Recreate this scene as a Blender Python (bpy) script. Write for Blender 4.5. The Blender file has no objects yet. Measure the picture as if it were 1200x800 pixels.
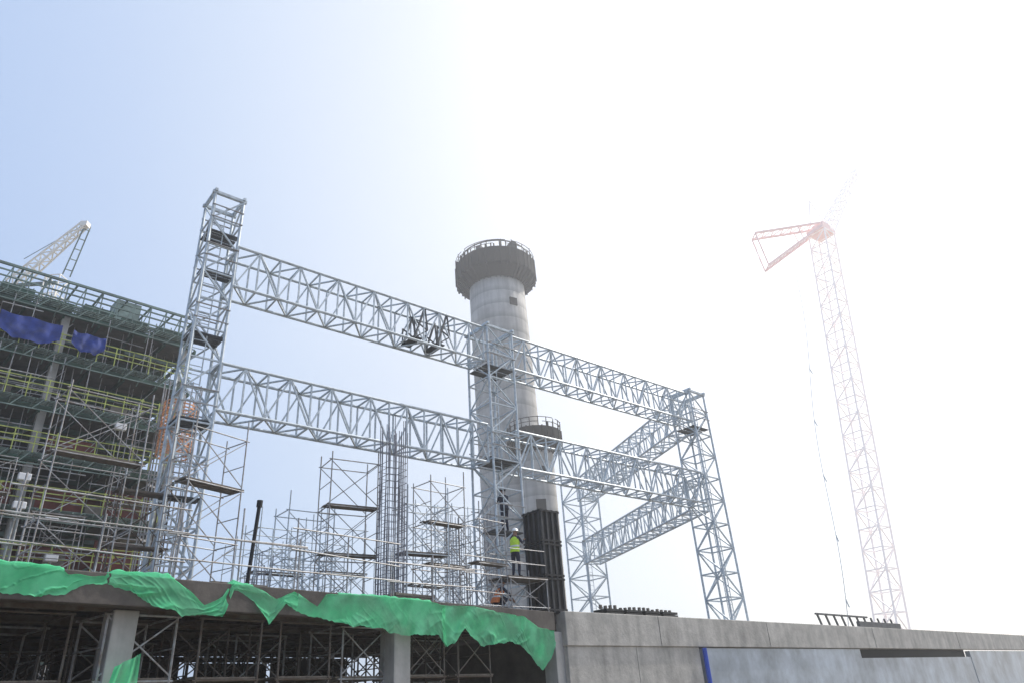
import bpy, bmesh, math, random
from mathutils import Vector, Matrix, noise
random.seed(7)
V = Vector
scene = bpy.context.scene
COL = scene.collection
EYE = 1.6

# ------------------------------------------------------------------ materials
def mat(name, col, rough=0.7, metal=0.0, var=0.25, scale=2.0, bump=0.0, emit=0.0, bands=0.0, bandscale=1.0, stain=None, streak=0.0):
    m = bpy.data.materials.new(name); m.use_nodes = True
    nt = m.node_tree; N = nt.nodes; L = nt.links
    b = N["Principled BSDF"]
    b.inputs["Roughness"].default_value = rough
    b.inputs["Metallic"].default_value = metal
    tc = N.new("ShaderNodeTexCoord")
    n1 = N.new("ShaderNodeTexNoise"); n1.inputs["Scale"].default_value = scale
    n1.inputs["Detail"].default_value = 8; n1.inputs["Roughness"].default_value = 0.65
    L.new(tc.outputs["Object"], n1.inputs["Vector"])
    r = N.new("ShaderNodeValToRGB")
    dark = stain if stain else tuple(c * (1 - var) for c in col)
    lite = tuple(min(1, c * (1 + var * 0.6)) for c in col)
    r.color_ramp.elements[0].position = 0.32; r.color_ramp.elements[0].color = (*dark, 1)
    r.color_ramp.elements[1].position = 0.68; r.color_ramp.elements[1].color = (*lite, 1)
    L.new(n1.outputs["Fac"], r.inputs["Fac"])
    out = r.outputs["Color"]
    def mul(out, fac_socket, lo):
        rr = N.new("ShaderNodeMapRange"); rr.inputs["To Min"].default_value = lo; rr.inputs["To Max"].default_value = 1.0
        rr.inputs["From Min"].default_value = 0.3; rr.inputs["From Max"].default_value = 0.6
        L.new(fac_socket, rr.inputs["Value"])
        mx = N.new("ShaderNodeMix"); mx.data_type = 'RGBA'; mx.blend_type = 'MULTIPLY'; mx.inputs["Factor"].default_value = 1
        L.new(out, mx.inputs["A"]); L.new(rr.outputs["Result"], mx.inputs["B"])
        return mx.outputs["Result"]
    if streak:
        mp = N.new("ShaderNodeMapping"); mp.inputs["Scale"].default_value = (1.6, 1.6, 0.12)
        L.new(tc.outputs["Object"], mp.inputs["Vector"])
        n2 = N.new("ShaderNodeTexNoise"); n2.inputs["Scale"].default_value = 1.3; n2.inputs["Detail"].default_value = 6
        L.new(mp.outputs["Vector"], n2.inputs["Vector"])
        out = mul(out, n2.outputs["Fac"], 1 - streak)
    if bands:
        w = N.new("ShaderNodeTexWave"); w.wave_type = 'BANDS'; w.bands_direction = 'Z'; w.wave_profile = 'SAW'
        w.inputs["Scale"].default_value = bandscale; w.inputs["Distortion"].default_value = 0.3
        L.new(tc.outputs["Object"], w.inputs["Vector"])
        rr = N.new("ShaderNodeMapRange"); rr.inputs["From Min"].default_value = 0; rr.inputs["From Max"].default_value = 0.4
        rr.inputs["To Min"].default_value = 1 - bands; rr.inputs["To Max"].default_value = 1
        L.new(w.outputs["Fac"], rr.inputs["Value"])
        mx = N.new("ShaderNodeMix"); mx.data_type = 'RGBA'; mx.blend_type = 'MULTIPLY'; mx.inputs["Factor"].default_value = 1
        L.new(out, mx.inputs["A"]); L.new(rr.outputs["Result"], mx.inputs["B"]); out = mx.outputs["Result"]
    L.new(out, b.inputs["Base Color"])
    if bump:
        bp = N.new("ShaderNodeBump"); bp.inputs["Strength"].default_value = bump; bp.inputs["Distance"].default_value = 0.03
        n3 = N.new("ShaderNodeTexNoise"); n3.inputs["Scale"].default_value = scale * 6; n3.inputs["Detail"].default_value = 5
        L.new(tc.outputs["Object"], n3.inputs["Vector"]); L.new(n3.outputs["Fac"], bp.inputs["Height"])
        L.new(bp.outputs["Normal"], b.inputs["Normal"])
    if emit:
        b.inputs["Emission Color"].default_value = (1, .98, .97, 1); b.inputs["Emission Strength"].default_value = emit
    return m

M = {}
M['galv'] = mat("galvanised_steel", (0.54, 0.60, 0.64), 0.5, 0.1, 0.3, 5)
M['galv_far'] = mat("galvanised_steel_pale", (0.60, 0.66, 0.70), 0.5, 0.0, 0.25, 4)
M['tube'] = mat("scaffold_tube", (0.34, 0.36, 0.38), 0.5, 0.1, 0.4, 4, stain=(0.19, 0.15, 0.12))
M['tube_dark'] = mat("rusty_scaffold_tube", (0.12, 0.11, 0.10), 0.6, 0.3, 0.4, 3, stain=(0.08, 0.05, 0.03))
M['plank'] = mat("scaffold_plank", (0.17, 0.145, 0.12), 0.85, 0, 0.4, 6)
M['darkplate'] = mat("dark_platform_steel", (0.05, 0.052, 0.058), 0.7, 0.2, 0.4, 3)
M['greyplate'] = mat("grey_platform_steel", (0.10, 0.105, 0.11), 0.7, 0.2, 0.4, 3)
M['conc'] = mat("cast_concrete", (0.44, 0.43, 0.41), 0.9, 0, 0.28, 0.9, bump=0.3, streak=0.35)
M['concwall'] = mat("weathered_wall_concrete", (0.50, 0.475, 0.43), 0.9, 0, 0.28, 1.3, bump=0.45, streak=0.28)
M['chim'] = mat("chimney_concrete", (0.47, 0.455, 0.43), 0.9, 0, 0.22, 0.3, bump=0.1, bands=0.30, bandscale=0.13, streak=0.25)
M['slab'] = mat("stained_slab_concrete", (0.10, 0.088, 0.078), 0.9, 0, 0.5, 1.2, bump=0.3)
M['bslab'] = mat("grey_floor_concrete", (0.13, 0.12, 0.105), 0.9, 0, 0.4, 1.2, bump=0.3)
M['black'] = mat("black_formwork_steel", (0.014, 0.014, 0.016), 0.5, 0.3, 0.5, 3)
M['ring'] = mat("dark_formwork_ring", (0.007, 0.006, 0.007), 0.95, 0.0, 0.6, 0.8)
M['hole'] = mat("opening_shadow", (0.012, 0.012, 0.014), 0.9, 0, 0.2, 1)
M['yellow'] = mat("yellow_rail_paint", (0.40, 0.46, 0.11), 0.6, 0, 0.55, 2)
M['greensteel'] = mat("dark_green_steel", (0.035, 0.095, 0.07), 0.6, 0.1, 0.5, 1)
M['greysteel'] = mat("grey_green_primer_steel", (0.15, 0.21, 0.19), 0.6, 0.1, 0.5, 1)
M['redwall'] = mat("red_oxide_panel", (0.16, 0.036, 0.025), 0.8, 0, 0.5, 0.6)
M['darkwall'] = mat("dark_interior_wall", (0.028, 0.036, 0.035), 0.9, 0, 0.5, 0.5)
M['orange'] = mat("orange_barrier", (0.72, 0.36, 0.18), 0.8, 0, 0.3, 3)
M['tarp'] = mat("blue_tarpaulin", (0.003, 0.028, 0.22), 0.75, 0, 0.5, 1.5)
M['blue'] = mat("blue_paint", (0.02, 0.08, 0.5), 0.4, 0, 0.2, 2)
M['cranewhite'] = mat("crane_white_glare_glow", (0.84, 0.74, 0.73), 0.5, 0, 0.08, 2, emit=0.30)  # emission glow stands in for haze and glare over the white paint
M['cranered'] = mat("crane_red_glare_glow", (0.78, 0.50, 0.48), 0.5, 0, 0.12, 2, emit=0.24)  # red lightened and made to glow, imitating haze over the crane head
M['cranejib'] = mat("crane_jib_glare_glow", (0.84, 0.80, 0.80), 0.5, 0, 0.05, 2, emit=0.32)  # jib paint glows evenly to imitate bright sky glare
M['cranepale'] = mat("crane_cream_glare_glow", (0.84, 0.81, 0.74), 0.5, 0, 0.12, 2, emit=0.04)  # cream paint with a slight glow put in for glare
M['rebar'] = mat("rebar_steel", (0.23, 0.235, 0.27), 0.6, 0.1, 0.4, 5)
M['ground'] = mat("dusty_ground", (0.20, 0.17, 0.13), 0.95, 0, 0.3, 0.3, bump=0.5)
M['shutter'] = mat("grey_blue_sheet", (0.40, 0.455, 0.51), 0.3, 0.05, 0.45, 0.55, streak=0.15)
M['lamp'] = mat("white_lamp_housing", (0.8, 0.8, 0.8), 0.4, 0, 0.05, 2)
M['skin'] = mat("skin", (0.30, 0.16, 0.10), 0.6, 0, 0.1, 8)
M['navy'] = mat("navy_workwear", (0.02, 0.025, 0.05), 0.9, 0, 0.3, 9)
M['vest'] = mat("hi_vis_yellow_vest", (0.55, 0.80, 0.06), 0.8, 0, 0.15, 9)
M['vest_o'] = mat("hi_vis_orange_vest", (0.70, 0.20, 0.06), 0.8, 0, 0.15, 9)
M['reflect'] = mat("reflective_tape", (0.7, 0.7, 0.7), 0.3, 0.1, 0.05, 9)
M['hat'] = mat("hard_hat_plastic", (0.80, 0.80, 0.78), 0.35, 0, 0.05, 3)

def net_mat():
    m = bpy.data.materials.new("green_debris_netting"); m.use_nodes = True
    nt = m.node_tree; N = nt.nodes; L = nt.links
    b = N["Principled BSDF"]; b.inputs["Roughness"].default_value = 0.85
    tc = N.new("ShaderNodeTexCoord")
    n = N.new("ShaderNodeTexNoise"); n.inputs["Scale"].default_value = 1.7; n.inputs["Detail"].default_value = 7
    L.new(tc.outputs["Object"], n.inputs["Vector"])
    r = N.new("ShaderNodeValToRGB")
    r.color_ramp.elements[0].position = 0.3; r.color_ramp.elements[0].color = (0.09, 0.74, 0.33, 1)
    r.color_ramp.elements[1].position = 0.7; r.color_ramp.elements[1].color = (0.26, 0.94, 0.54, 1)
    L.new(n.outputs["Fac"], r.inputs["Fac"]); L.new(r.outputs["Color"], b.inputs["Base Color"])
    t = N.new("ShaderNodeBsdfTranslucent"); L.new(r.outputs["Color"], t.inputs["Color"])
    mx = N.new("ShaderNodeMixShader"); mx.inputs[0].default_value = 0.5
    L.new(b.outputs[0], mx.inputs[1]); L.new(t.outputs[0], mx.inputs[2])
    tr = N.new("ShaderNodeBsdfTransparent")
    mx2 = N.new("ShaderNodeMixShader")
    n2 = N.new("ShaderNodeTexNoise"); n2.inputs["Scale"].default_value = 1.1; n2.inputs["Detail"].default_value = 4
    L.new(tc.outputs["Object"], n2.inputs["Vector"])
    mr = N.new("ShaderNodeMapRange"); mr.inputs["From Min"].default_value = .40; mr.inputs["From Max"].default_value = .60
    mr.inputs["To Min"].default_value = .06; mr.inputs["To Max"].default_value = .46
    L.new(n2.outputs["Fac"], mr.inputs["Value"]); L.new(mr.outputs["Result"], mx2.inputs[0])
    L.new(mx.outputs[0], mx2.inputs[1]); L.new(tr.outputs[0], mx2.inputs[2])
    L.new(mx2.outputs[0], N["Material Output"].inputs["Surface"])
    return m
M['net'] = net_mat()

# ------------------------------------------------------------------ mesh builder
class MB:
    def __init__(s): s.v = []; s.f = []
    def bar(s, p, q, w, h=None, n=4, ref=None):
        p = V(p); q = V(q); h = w if h is None else h
        d = (q - p)
        if d.length < 1e-6: return s
        d.normalize()
        r = V(ref) if ref is not None else (V((0, 0, 1)) if abs(d.z) < 0.9 else V((0.7, 0.7, 0)))
        a = d.cross(r).normalized(); c = a.cross(d).normalized()
        base = len(s.v)
        for P in (p, q):
            for i in range(n):
                if n == 4:
                    sx, sy = [(-.5, -.5), (.5, -.5), (.5, .5), (-.5, .5)][i]
                else:
                    an = 2 * math.pi * i / n; sx, sy = .5 * math.cos(an), .5 * math.sin(an)
                s.v.append(P + a * (sx * w) + c * (sy * h))
        for i in range(n):
            j = (i + 1) % n
            s.f.append((base + i, base + j, base + n + j, base + n + i))
        s.f.append(tuple(base + i for i in reversed(range(n))))
        s.f.append(tuple(base + n + i for i in range(n)))
        return s
    def box(s, c, sx, sy, sz, ax=(1, 0, 0)):
        a = V(ax).normalized(); b = V((-a.y, a.x, 0)); c = V(c)
        base = len(s.v)
        for z in (0, sz):
            for x, y in ((-.5, -.5), (.5, -.5), (.5, .5), (-.5, .5)):
                s.v.append(c + a * (x * sx) + b * (y * sy) + V((0, 0, z)))
        for f in ((3, 2, 1, 0), (4, 5, 6, 7), (0, 1, 5, 4), (1, 2, 6, 5), (2, 3, 7, 6), (3, 0, 4, 7)):
            s.f.append(tuple(base + i for i in f))
        return s
    def poly(s, pts, z0, z1):
        n = len(pts); base = len(s.v)
        for z in (z0, z1):
            for p in pts: s.v.append(V((p[0], p[1], z)))
        s.f.append(tuple(base + i for i in reversed(range(n))))
        s.f.append(tuple(base + n + i for i in range(n)))
        for i in range(n):
            j = (i + 1) % n; s.f.append((base + i, base + j, base + n + j, base + n + i))
        return s
    def lathe(s, c, prof, n=48, closed=False):
        c = V(c); base = len(s.v); k = len(prof)
        for r, z in prof:
            for i in range(n):
                an = 2 * math.pi * i / n
                s.v.append(c + V((r * math.cos(an), r * math.sin(an), z)))
        rng = k if closed else k - 1
        for j in range(rng):
            j2 = (j + 1) % k
            for i in range(n):
                i2 = (i + 1) % n
                s.f.append((base + j * n + i, base + j * n + i2, base + j2 * n + i2, base + j2 * n + i))
        return s

def meta(o, label, cat, group=None, kind=None):
    if label: o["label"] = label
    if cat: o["category"] = cat
    if group: o["group"] = group
    if kind: o["kind"] = kind

def thing(name, loc, label, cat, group=None):
    e = bpy.data.objects.new(name, None); e.empty_display_size = 0.3
    e.location = V(loc); COL.objects.link(e); meta(e, label, cat, group)
    return e

def part(mb, name, m, parent=None, smooth=False, label=None, bevel=0):
    me = bpy.data.meshes.new(name)
    off = V((0, 0, 0))
    p = parent
    while p is not None:
        off += p.location; p = p.parent
    me.from_pydata([tuple(v - off) for v in mb.v], [], mb.f)
    me.materials.append(m)
    if smooth:
        for pl in me.polygons: pl.use_smooth = True
    me.update()
    o = bpy.data.objects.new(name, me); COL.objects.link(o)
    if parent: o.parent = parent
    if label: o["label"] = label
    if bevel:
        md = o.modifiers.new("bevel", 'BEVEL'); md.width = bevel; md.segments = 2
    return o

def lattice(P, Q, ux, uy, wx, wy, n, chord, lace, par, mkey='galv', chordname="chord", posts=True, taper=1.0):
    P = V(P); Q = V(Q); ux = V(ux).normalized(); uy = V(uy).normalized()
    def cn(k, t):
        sx, sy = ((-.5, -.5), (.5, -.5), (.5, .5), (-.5, .5))[k]
        s = 1 + (taper - 1) * t
        return P.lerp(Q, t) + ux * (sx * wx * s) + uy * (sy * wy * s)
    for k in range(4):
        mb = MB(); mb.bar(cn(k, 0), cn(k, 1), chord, n=6)
        part(mb, chordname, M[mkey], par)
    lb = MB()
    for f in range(4):
        a, b = f, (f + 1) % 4
        for i in range(n):
            t0, t1 = i / n, (i + 1) / n
            if (i + f) % 2 == 0: lb.bar(cn(a, t0), cn(b, t1), lace)
            else: lb.bar(cn(b, t0), cn(a, t1), lace)
            if posts: lb.bar(cn(a, t0), cn(b, t0), lace)
        lb.bar(cn(a, 1), cn(b, 1), lace)
    part(lb, "lacing", M[mkey], par)

# ------------------------------------------------------------------ site grid
A = V((18.9, 16.9, 0)).normalized()
B = V((-A.y, A.x, 0))
Z = V((0, 0, 1))
T1 = V((-10.05, 20.2, 0)); T3 = V((9.6, 37.2, 0)); T2 = V((-1.0, 28.1, 0)); T4 = V((4.3, 52.9, 0))
DECK = 4.6
TOP = 16.5; LOW = 12.0; DEP = 1.6
E0 = V((-9.8, 13.3, 0)); ED = V((.618, .786, 0)); EN = V((.786, -.618, 0))
def E(t, off=0.0, z=0.0): return E0 + ED * t + EN * off + V((0, 0, z))
W0 = V((1.2, 27.4, 0)); WD = V((.7133, .7009, 0)).normalized(); WN = V((WD.y, -WD.x, 0))
def W(s, off=0.0, z=0.0): return W0 + WD * s + WN * off + V((0, 0, z))

g = MB(); S = 900
g.v = [V((-S, -S, 0)), V((S, -S, 0)), V((S, S, 0)), V((-S, S, 0))]; g.f = [(0, 1, 2, 3)]
o = part(g, "ground", M['ground']); meta(o, None, None, kind="structure")

# dusty air above the site: a real homogeneous scattering volume
hm = bpy.data.materials.new("dusty_air"); hm.use_nodes = True
hn_ = hm.node_tree.nodes
for n in list(hn_): hn_.remove(n)
vs = hn_.new("ShaderNodeVolumeScatter"); vs.inputs["Density"].default_value = 0.0014; vs.inputs["Anisotropy"].default_value = 0.5
vs.inputs["Color"].default_value = (.98, .99, 1, 1)
vo = hn_.new("ShaderNodeOutputMaterial"); hm.node_tree.links.new(vs.outputs[0], vo.inputs["Volume"])
hb_ = MB(); hb_.poly([(-170, -60), (170, -60), (170, 190), (-170, 190)], .01, 110)
ho = part(hb_, "hazy_air", hm); meta(ho, None, None, kind="structure")

# ------------------------------------------------------------------ deck
deck = thing("concrete_deck", E(5), "stained raised concrete floor deck under construction", "floor deck")
mb = MB()
pts = [E(-7, -.35), E(17.0, -.35), W(.6, -.5), W(30, -.5), W(30, -12.5), E(16, -13.5), E(-7, -13)]
mb.poly([(p.x, p.y) for p in pts], 4.28, 4.58)
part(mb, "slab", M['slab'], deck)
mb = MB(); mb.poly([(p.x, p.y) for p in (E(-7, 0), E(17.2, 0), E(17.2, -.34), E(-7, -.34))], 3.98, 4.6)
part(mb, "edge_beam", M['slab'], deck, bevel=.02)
jb = MB()
for i in range(30):
    t = -6.5 + i * .8
    jb.bar(E(t, -.4, 4.2), E(t, -12.5, 4.2), .09, .14)
part(jb, "joists", M['plank'], deck)
jb = MB()
for k in range(6): jb.bar(E(-7, -.7 - k * 2.3, 4.03), E(17, -.7 - k * 2.3, 4.03), .14, .18)
part(jb, "bearer_beams", M['tube_dark'], deck)

for (x, y, w) in ((-8.75, 15.9, .52), (-3.95, 22.0, .62), (.75, 27.5, .55)):
    c = thing("concrete_column", (x, y, 0), "pale square concrete column under the deck", "column", "columns under the deck")
    part(MB().box((x, y, 0), w, w, 3.98, ED), "shaft", M['conc'], c, bevel=.02)
    part(MB().box((x, y, 0.0), w + .35, w + .35, .25, ED), "footing", M['conc'], c)

for i, (t0, t1, h) in enumerate(((-7, 1.7, 4.1), (1.9, 5.2, 3.95), (5.6, 9.9, 4.1), (10.6, 13.6, 3.9), (13.9, 17.6, 4.1))):  # dark backing walls added to keep the view under the deck dark
    c = E((t0 + t1) / 2, -12.2)
    wl = thing("backing_wall", c, "added dark backing wall below the deck", "wall", "added backing walls under the deck")
    part(MB().box(c, t1 - t0, .2, h, ED), "dark_backing", M['slab'], wl)
c = W(.2, -6.5)  # another added wall, darkens the right-hand gap under the deck
wl = thing("backing_wall", c, "added dark backing wall below the deck", "wall", "added backing walls under the deck")
part(MB().box(c, 11, .2, 4.1, WN), "dark_backing", M['slab'], wl)

# ------------------------------------------------------------------ scaffolds
def scaffold(c, ax, w, d, z0, h, lift=1.5, dia=.040, name="scaffold_tower", label=None, key='tube', planks=(), brace=True, group="scaffold towers", rail=False, cat="scaffold", bays=1, top_extra=0.0, plankw=1.0, bprob=.12):
    c = V((c[0], c[1], z0)); a = V(ax).normalized(); b = V((-a.y, a.x, 0))
    th = thing(name, c, label or "grey steel tube scaffold tower on the deck", cat, group)
    n = max(1, round(h / lift)); lf = h / n
    st = MB(); ld = MB(); br = MB()
    xs = [(-.5 + i / bays) * w for i in range(bays + 1)]
    for i, x in enumerate(xs):
        for y in (-.5, .5):
            ex = top_extra * random.uniform(.2, 1)
            p = c + a * x + b * (y * d); j = random.uniform(-.04, .04)
            st.bar(p, p + Z * (h + ex) + a * j, dia, n=6)
            st.box(p, .14, .14, .012, a)
    for k in range(n + 1):
        zz = Z * (k * lf if k else .15)
        for y in (-.5, .5): ld.bar(c + a * (xs[0] - .08) + b * (y * d) + zz, c + a * (xs[-1] + .08) + b * (y * d) + zz, dia * .9, n=6)
        for x in xs: ld.bar(c + a * x - b * (d * .5) + zz, c + a * x + b * (d * .5) + zz, dia * .9, n=6)
        if k < n and lift > 1.2:
            for x in xs:
                ld.bar(c + a * x - b * (d * .5) + zz + Z * lf * .5, c + a * x + b * (d * .5) + zz + Z * lf * .5, dia * .7, n=6)
    if brace:
        for k in range(n):
            for bi in range(bays):
                for y in (-.5, .5):
                    if random.random() < bprob: continue
                    p0 = c + a * xs[bi] + b * (y * d) + Z * (k * lf + .1); p1 = c + a * xs[bi + 1] + b * (y * d) + Z * ((k + 1) * lf - .05)
                    br.bar(p0, p1, dia * .55, n=4)
                    p0 = c + a * xs[bi + 1] + b * (y * d) + Z * (k * lf + .1); p1 = c + a * xs[bi] + b * (y * d) + Z * ((k + 1) * lf - .05)
                    br.bar(p0, p1, dia * .55, n=4)
    part(st, "standards", M[key], th); part(ld, "ledgers", M[key], th)
    if brace and br.v: part(br, "cross_braces", M[key], th)
    for k in planks:
        pb = MB()
        m = max(2, int(d / .24)); keep = max(2, round(m * plankw))
        for i in range(keep):
            y = (-.5 + (i + .5) / m) * d
            e = random.uniform(.05, .3)
            pb.box(c + b * y + Z * (k * lf + .03), w + e, d / m * .93, .04, a)
        part(pb, "plank_platform", M['plank'], th)
    if rail:
        rb = MB()
        for zz in (.5, 1.0):
            for y in (-.5, .5): rb.bar(c + a * (-.5 * w) + b * (y * d) + Z * (h + zz), c + a * (.5 * w) + b * (y * d) + Z * (h + zz), dia * .8, n=6)
        part(rb, "guard_rail", M[key], th)
    return th

def az(a, y): return (a * y, y)
sc = [(-.635, 17.6, 2.1, 1.0, 5.1, 'tube', (2,)), (-.46, 19.2, 1.7, .9, 4.5, 'tube', (2,)), (-.25, 22.6, 1.6, 1.0, 4.5, 'tube', (1, 2)),
      (-.12, 24.8, 1.5, 1.0, 4.2, 'tube', (1, 2)), (-.35, 24.5, 1.7, 1.1, 2.9, 'galv', (1,)),
      (-.145, 30.0, 1.6, 1.2, 4.8, 'galv', (1,)), (-.09, 31.5, 1.6, 1.2, 5.0, 'galv', ()), (-.29, 28.5, 1.8, 1.2, 3.2, 'galv', ()),
      (-.30, 31.5, 1.9, 1.2, 3.0, 'galv', ()), (-.23, 32.5, 1.9, 1.2, 3.4, 'galv', ()), (-.06, 25.6, 1.3, 1.0, 3.0, 'tube', (1,)),
      (-.33, 21.8, 1.6, 1.0, 1.6, 'galv', ()), (-.26, 25.8, 1.6, 1.0, 3.1, 'galv', (1,)),
      (-.555, 19.6, 1.4, 1.0, 3.0, 'tube_dark', (1, 2)), (-.145, 23.4, 1.5, .9, 3.1, 'galv', (1,)),
      (-.31, 23.2, 1.6, 1.0, 3.1, 'galv', ()), (-.38, 27.5, 1.8, 1.2, 2.9, 'galv', ()), (-.11, 28.4, 1.6, 1.0, 3.2, 'galv', ())]
for (a_, y_, w_, d_, h_, k_, p_) in sc:
    rot = Matrix.Rotation(math.radians(random.uniform(-8, 8)), 3, 'Z')
    scaffold(az(a_, y_), rot @ (A if y_ > 20 else ED), w_, d_, DECK, h_, 1.55, key=k_, planks=p_, plankw=.6, label="%s steel tube scaffold tower standing on the deck" % ("pale galvanised" if k_ == 'galv' else "rust-spotted grey" if k_ == 'tube' else "rusty dark"), top_extra=.7)
scaffold((-.35, 26.75), A, 1.7, 1.1, DECK, 1.12, 1.12, planks=(1,), label="low scaffold with plank platform beside the black column form", rail=True)

for i in range(6):
    t0 = -3 + i * 3.3
    th = thing("tube_guard_rail", E(t0, -.6, DECK), "long scaffold tube guard rail along the deck edge", "railing", "edge guard rails")
    pb = MB(); rb = MB()
    for k in range(3):
        p = E(t0 + k * 1.6, -.6, DECK - .02); pb.bar(p, p + Z * random.uniform(1.3, 2.0) + ED * random.uniform(-.05, .05), .042, n=6)
    for zz in (.55, 1.1, 1.65 if i % 2 else 1.1001):
        rb.bar(E(t0 - .3, -.55, DECK + zz), E(t0 + 3.5, -.55, DECK + zz + random.uniform(-.1, .1)), .038, n=6)
    part(pb, "posts", M['tube'], th); part(rb, "rails", M['tube'], th)

for (a_, y_) in ((-.27, 21.4), (-.16, 22.6), (-.40, 18.8)):
    c = V((a_ * y_, y_, DECK))
    th = thing("timber_stack", c, "small stack of brown formwork timber on the deck", "timber", "timber stacks")
    mb = MB()
    for k in range(3):
        for q in range(4): mb.box(c + EN * ((q - 1.5) * .13) + Z * (.0 + k * .1), 1.6 + random.uniform(-.2, .2), .1, .085, ED)
    part(mb, "battens", M['plank'], th)

for i in range(9):
    for j in range(4):
        t = -3.2 + i * 2.1 + (j % 2) * .4
        off = -1.3 - j * 2.7
        if (i, j) in ((2, 0), (6, 0)): off -= .3
        p = E(t, off)
        scaffold((p.x, p.y), ED, 1.5, 1.4, 0.0, 3.9, 1.3, dia=.055, name="shoring_tower", label="steel shoring tower propping the deck from below", key='tube' if (i + j) % 3 == 0 else 'tube_dark', group="shoring towers under the deck", cat="shoring", planks=(1, 2) if (i * 3 + j) % 3 == 0 else ())

# ------------------------------------------------------------------ lattice towers
def ltower(P, w, ztop, n, label, key='galv', chord=.10, lace=.05, platforms=(), z0=DECK):
    th = thing("lattice_tower", (P.x, P.y, z0), label, "lattice tower", "lattice steel towers")
    lattice(V((P.x, P.y, z0)), V((P.x, P.y, ztop)), A, B, w, w, n, chord, lace, th, key, "leg")
    part(MB().box((P.x, P.y, z0 - .02), w + .4, w + .4, .06, A), "base_plate", M[key], th)
    cap = MB()
    for sx in (-.5, .5):
        cap.bar(P + A * (-.6 * w) + B * (sx * w) + Z * (ztop + .05), P + A * (.6 * w) + B * (sx * w) + Z * (ztop + .05), .11)
        cap.bar(P + B * (-.6 * w) + A * (sx * w) + Z * (ztop + .12), P + B * (.6 * w) + A * (sx * w) + Z * (ztop + .12), .10)
    part(cap, "cap_frame", M[key], th)
    for z in platforms:
        pb = MB()
        for i in range(3 if z % 2 < 1.2 else 2):
            pb.box(P + B * ((i - 1) * w * .31) + Z * z, w * 1.05, w * .24, .04, A)
        part(pb, "landing_platform", M['greyplate'], th)
        rb = MB()
        for sx in (-.55, .55):
            for zz in (.5, 1.0): rb.bar(P + A * (-.55 * w) + B * (sx * w) + Z * (z + zz), P + A * (.55 * w) + B * (sx * w) + Z * (z + zz), .035)
        part(rb, "landing_rail", M['tube'], th)
    lb = MB(); q = P - A * (w * .2) - B * (w * .32)
    for s in (-.2, .2): lb.bar(q + A * s + Z * z0, q + A * s + Z * (ztop - .3), .03)
    k = z0 + .3
    while k < ztop - .4:
        lb.bar(q - A * .2 + Z * k, q + A * .2 + Z * k, .022); k += .3
    part(lb, "ladder", M[key], th)
    return th
ltower(T1, 1.0, 18.4, 13, "tall galvanised lattice tower with dark landing platforms", platforms=(7.6, 10.0, 12.9, 15.3, 16.9))
ltower(T2, 1.4, 16.5, 10, "galvanised lattice tower joining the girders mid span", platforms=(7.7, 10.6, 14.7))
ltower(T3, 1.3, 16.6, 10, "galvanised lattice corner tower carrying girder ends", platforms=(14.6,), chord=.12, lace=.06)
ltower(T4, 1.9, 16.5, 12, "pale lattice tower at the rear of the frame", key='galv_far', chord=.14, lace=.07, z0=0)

def girder(P, Q, ztop, label, key='galv', w=1.0, dep=DEP, n=12, chord=.105, lace=.05):
    d = (Q - P).normalized(); side = V((-d.y, d.x, 0))
    p = V((P.x, P.y, ztop - dep / 2)); q = V((Q.x, Q.y, ztop - dep / 2))
    th = thing("truss_girder", p, label, "truss", "box truss girders")
    lattice(p, q, side, Z, w, dep, n, chord, lace, th, key)
    return th
lab = "galvanised box truss girder spanning between lattice towers"
for zt in (TOP, LOW):
    d12 = (T2 - T1).normalized(); d23 = (T3 - T2).normalized()
    girder(T1 + d12 * .55, T2 - d12 * .75, zt, lab, n=14)
    girder(T2 + d23 * .75, T3 - d23 * .7, zt, lab, n=15)
    d34 = (T4 - T3).normalized()
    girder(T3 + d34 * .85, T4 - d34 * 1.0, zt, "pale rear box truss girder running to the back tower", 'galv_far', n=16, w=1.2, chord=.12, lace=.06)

for fr in (.318, .36):
    c = T1.lerp(T3, fr)
    th = thing("access_bracket", c + Z * (TOP - 1.7), "dark angular access bracket slung on the upper girder", "access bracket", "access brackets")
    pb = MB()
    for s in (-.45, .45):
        p0 = c + B * s + Z * (TOP + .05); p1 = c - A * .5 + B * s + Z * (TOP - 1.5); p2 = c + A * .12 + B * s + Z * (TOP - 1.0); p3 = c - A * .5 + B * s + Z * (TOP - .7)
        pb.bar(p0, p1, .07); pb.bar(p0, p2, .05); pb.bar(p2, p1, .05); pb.bar(p3, p2, .045); pb.bar(p3, p1, .045)
    part(pb, "frame", M['greyplate'], th)
    part(MB().box(c - A * .36 + Z * (TOP - 1.47), .42, .95, .04, A), "floor_plate", M['darkplate'], th)

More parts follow.
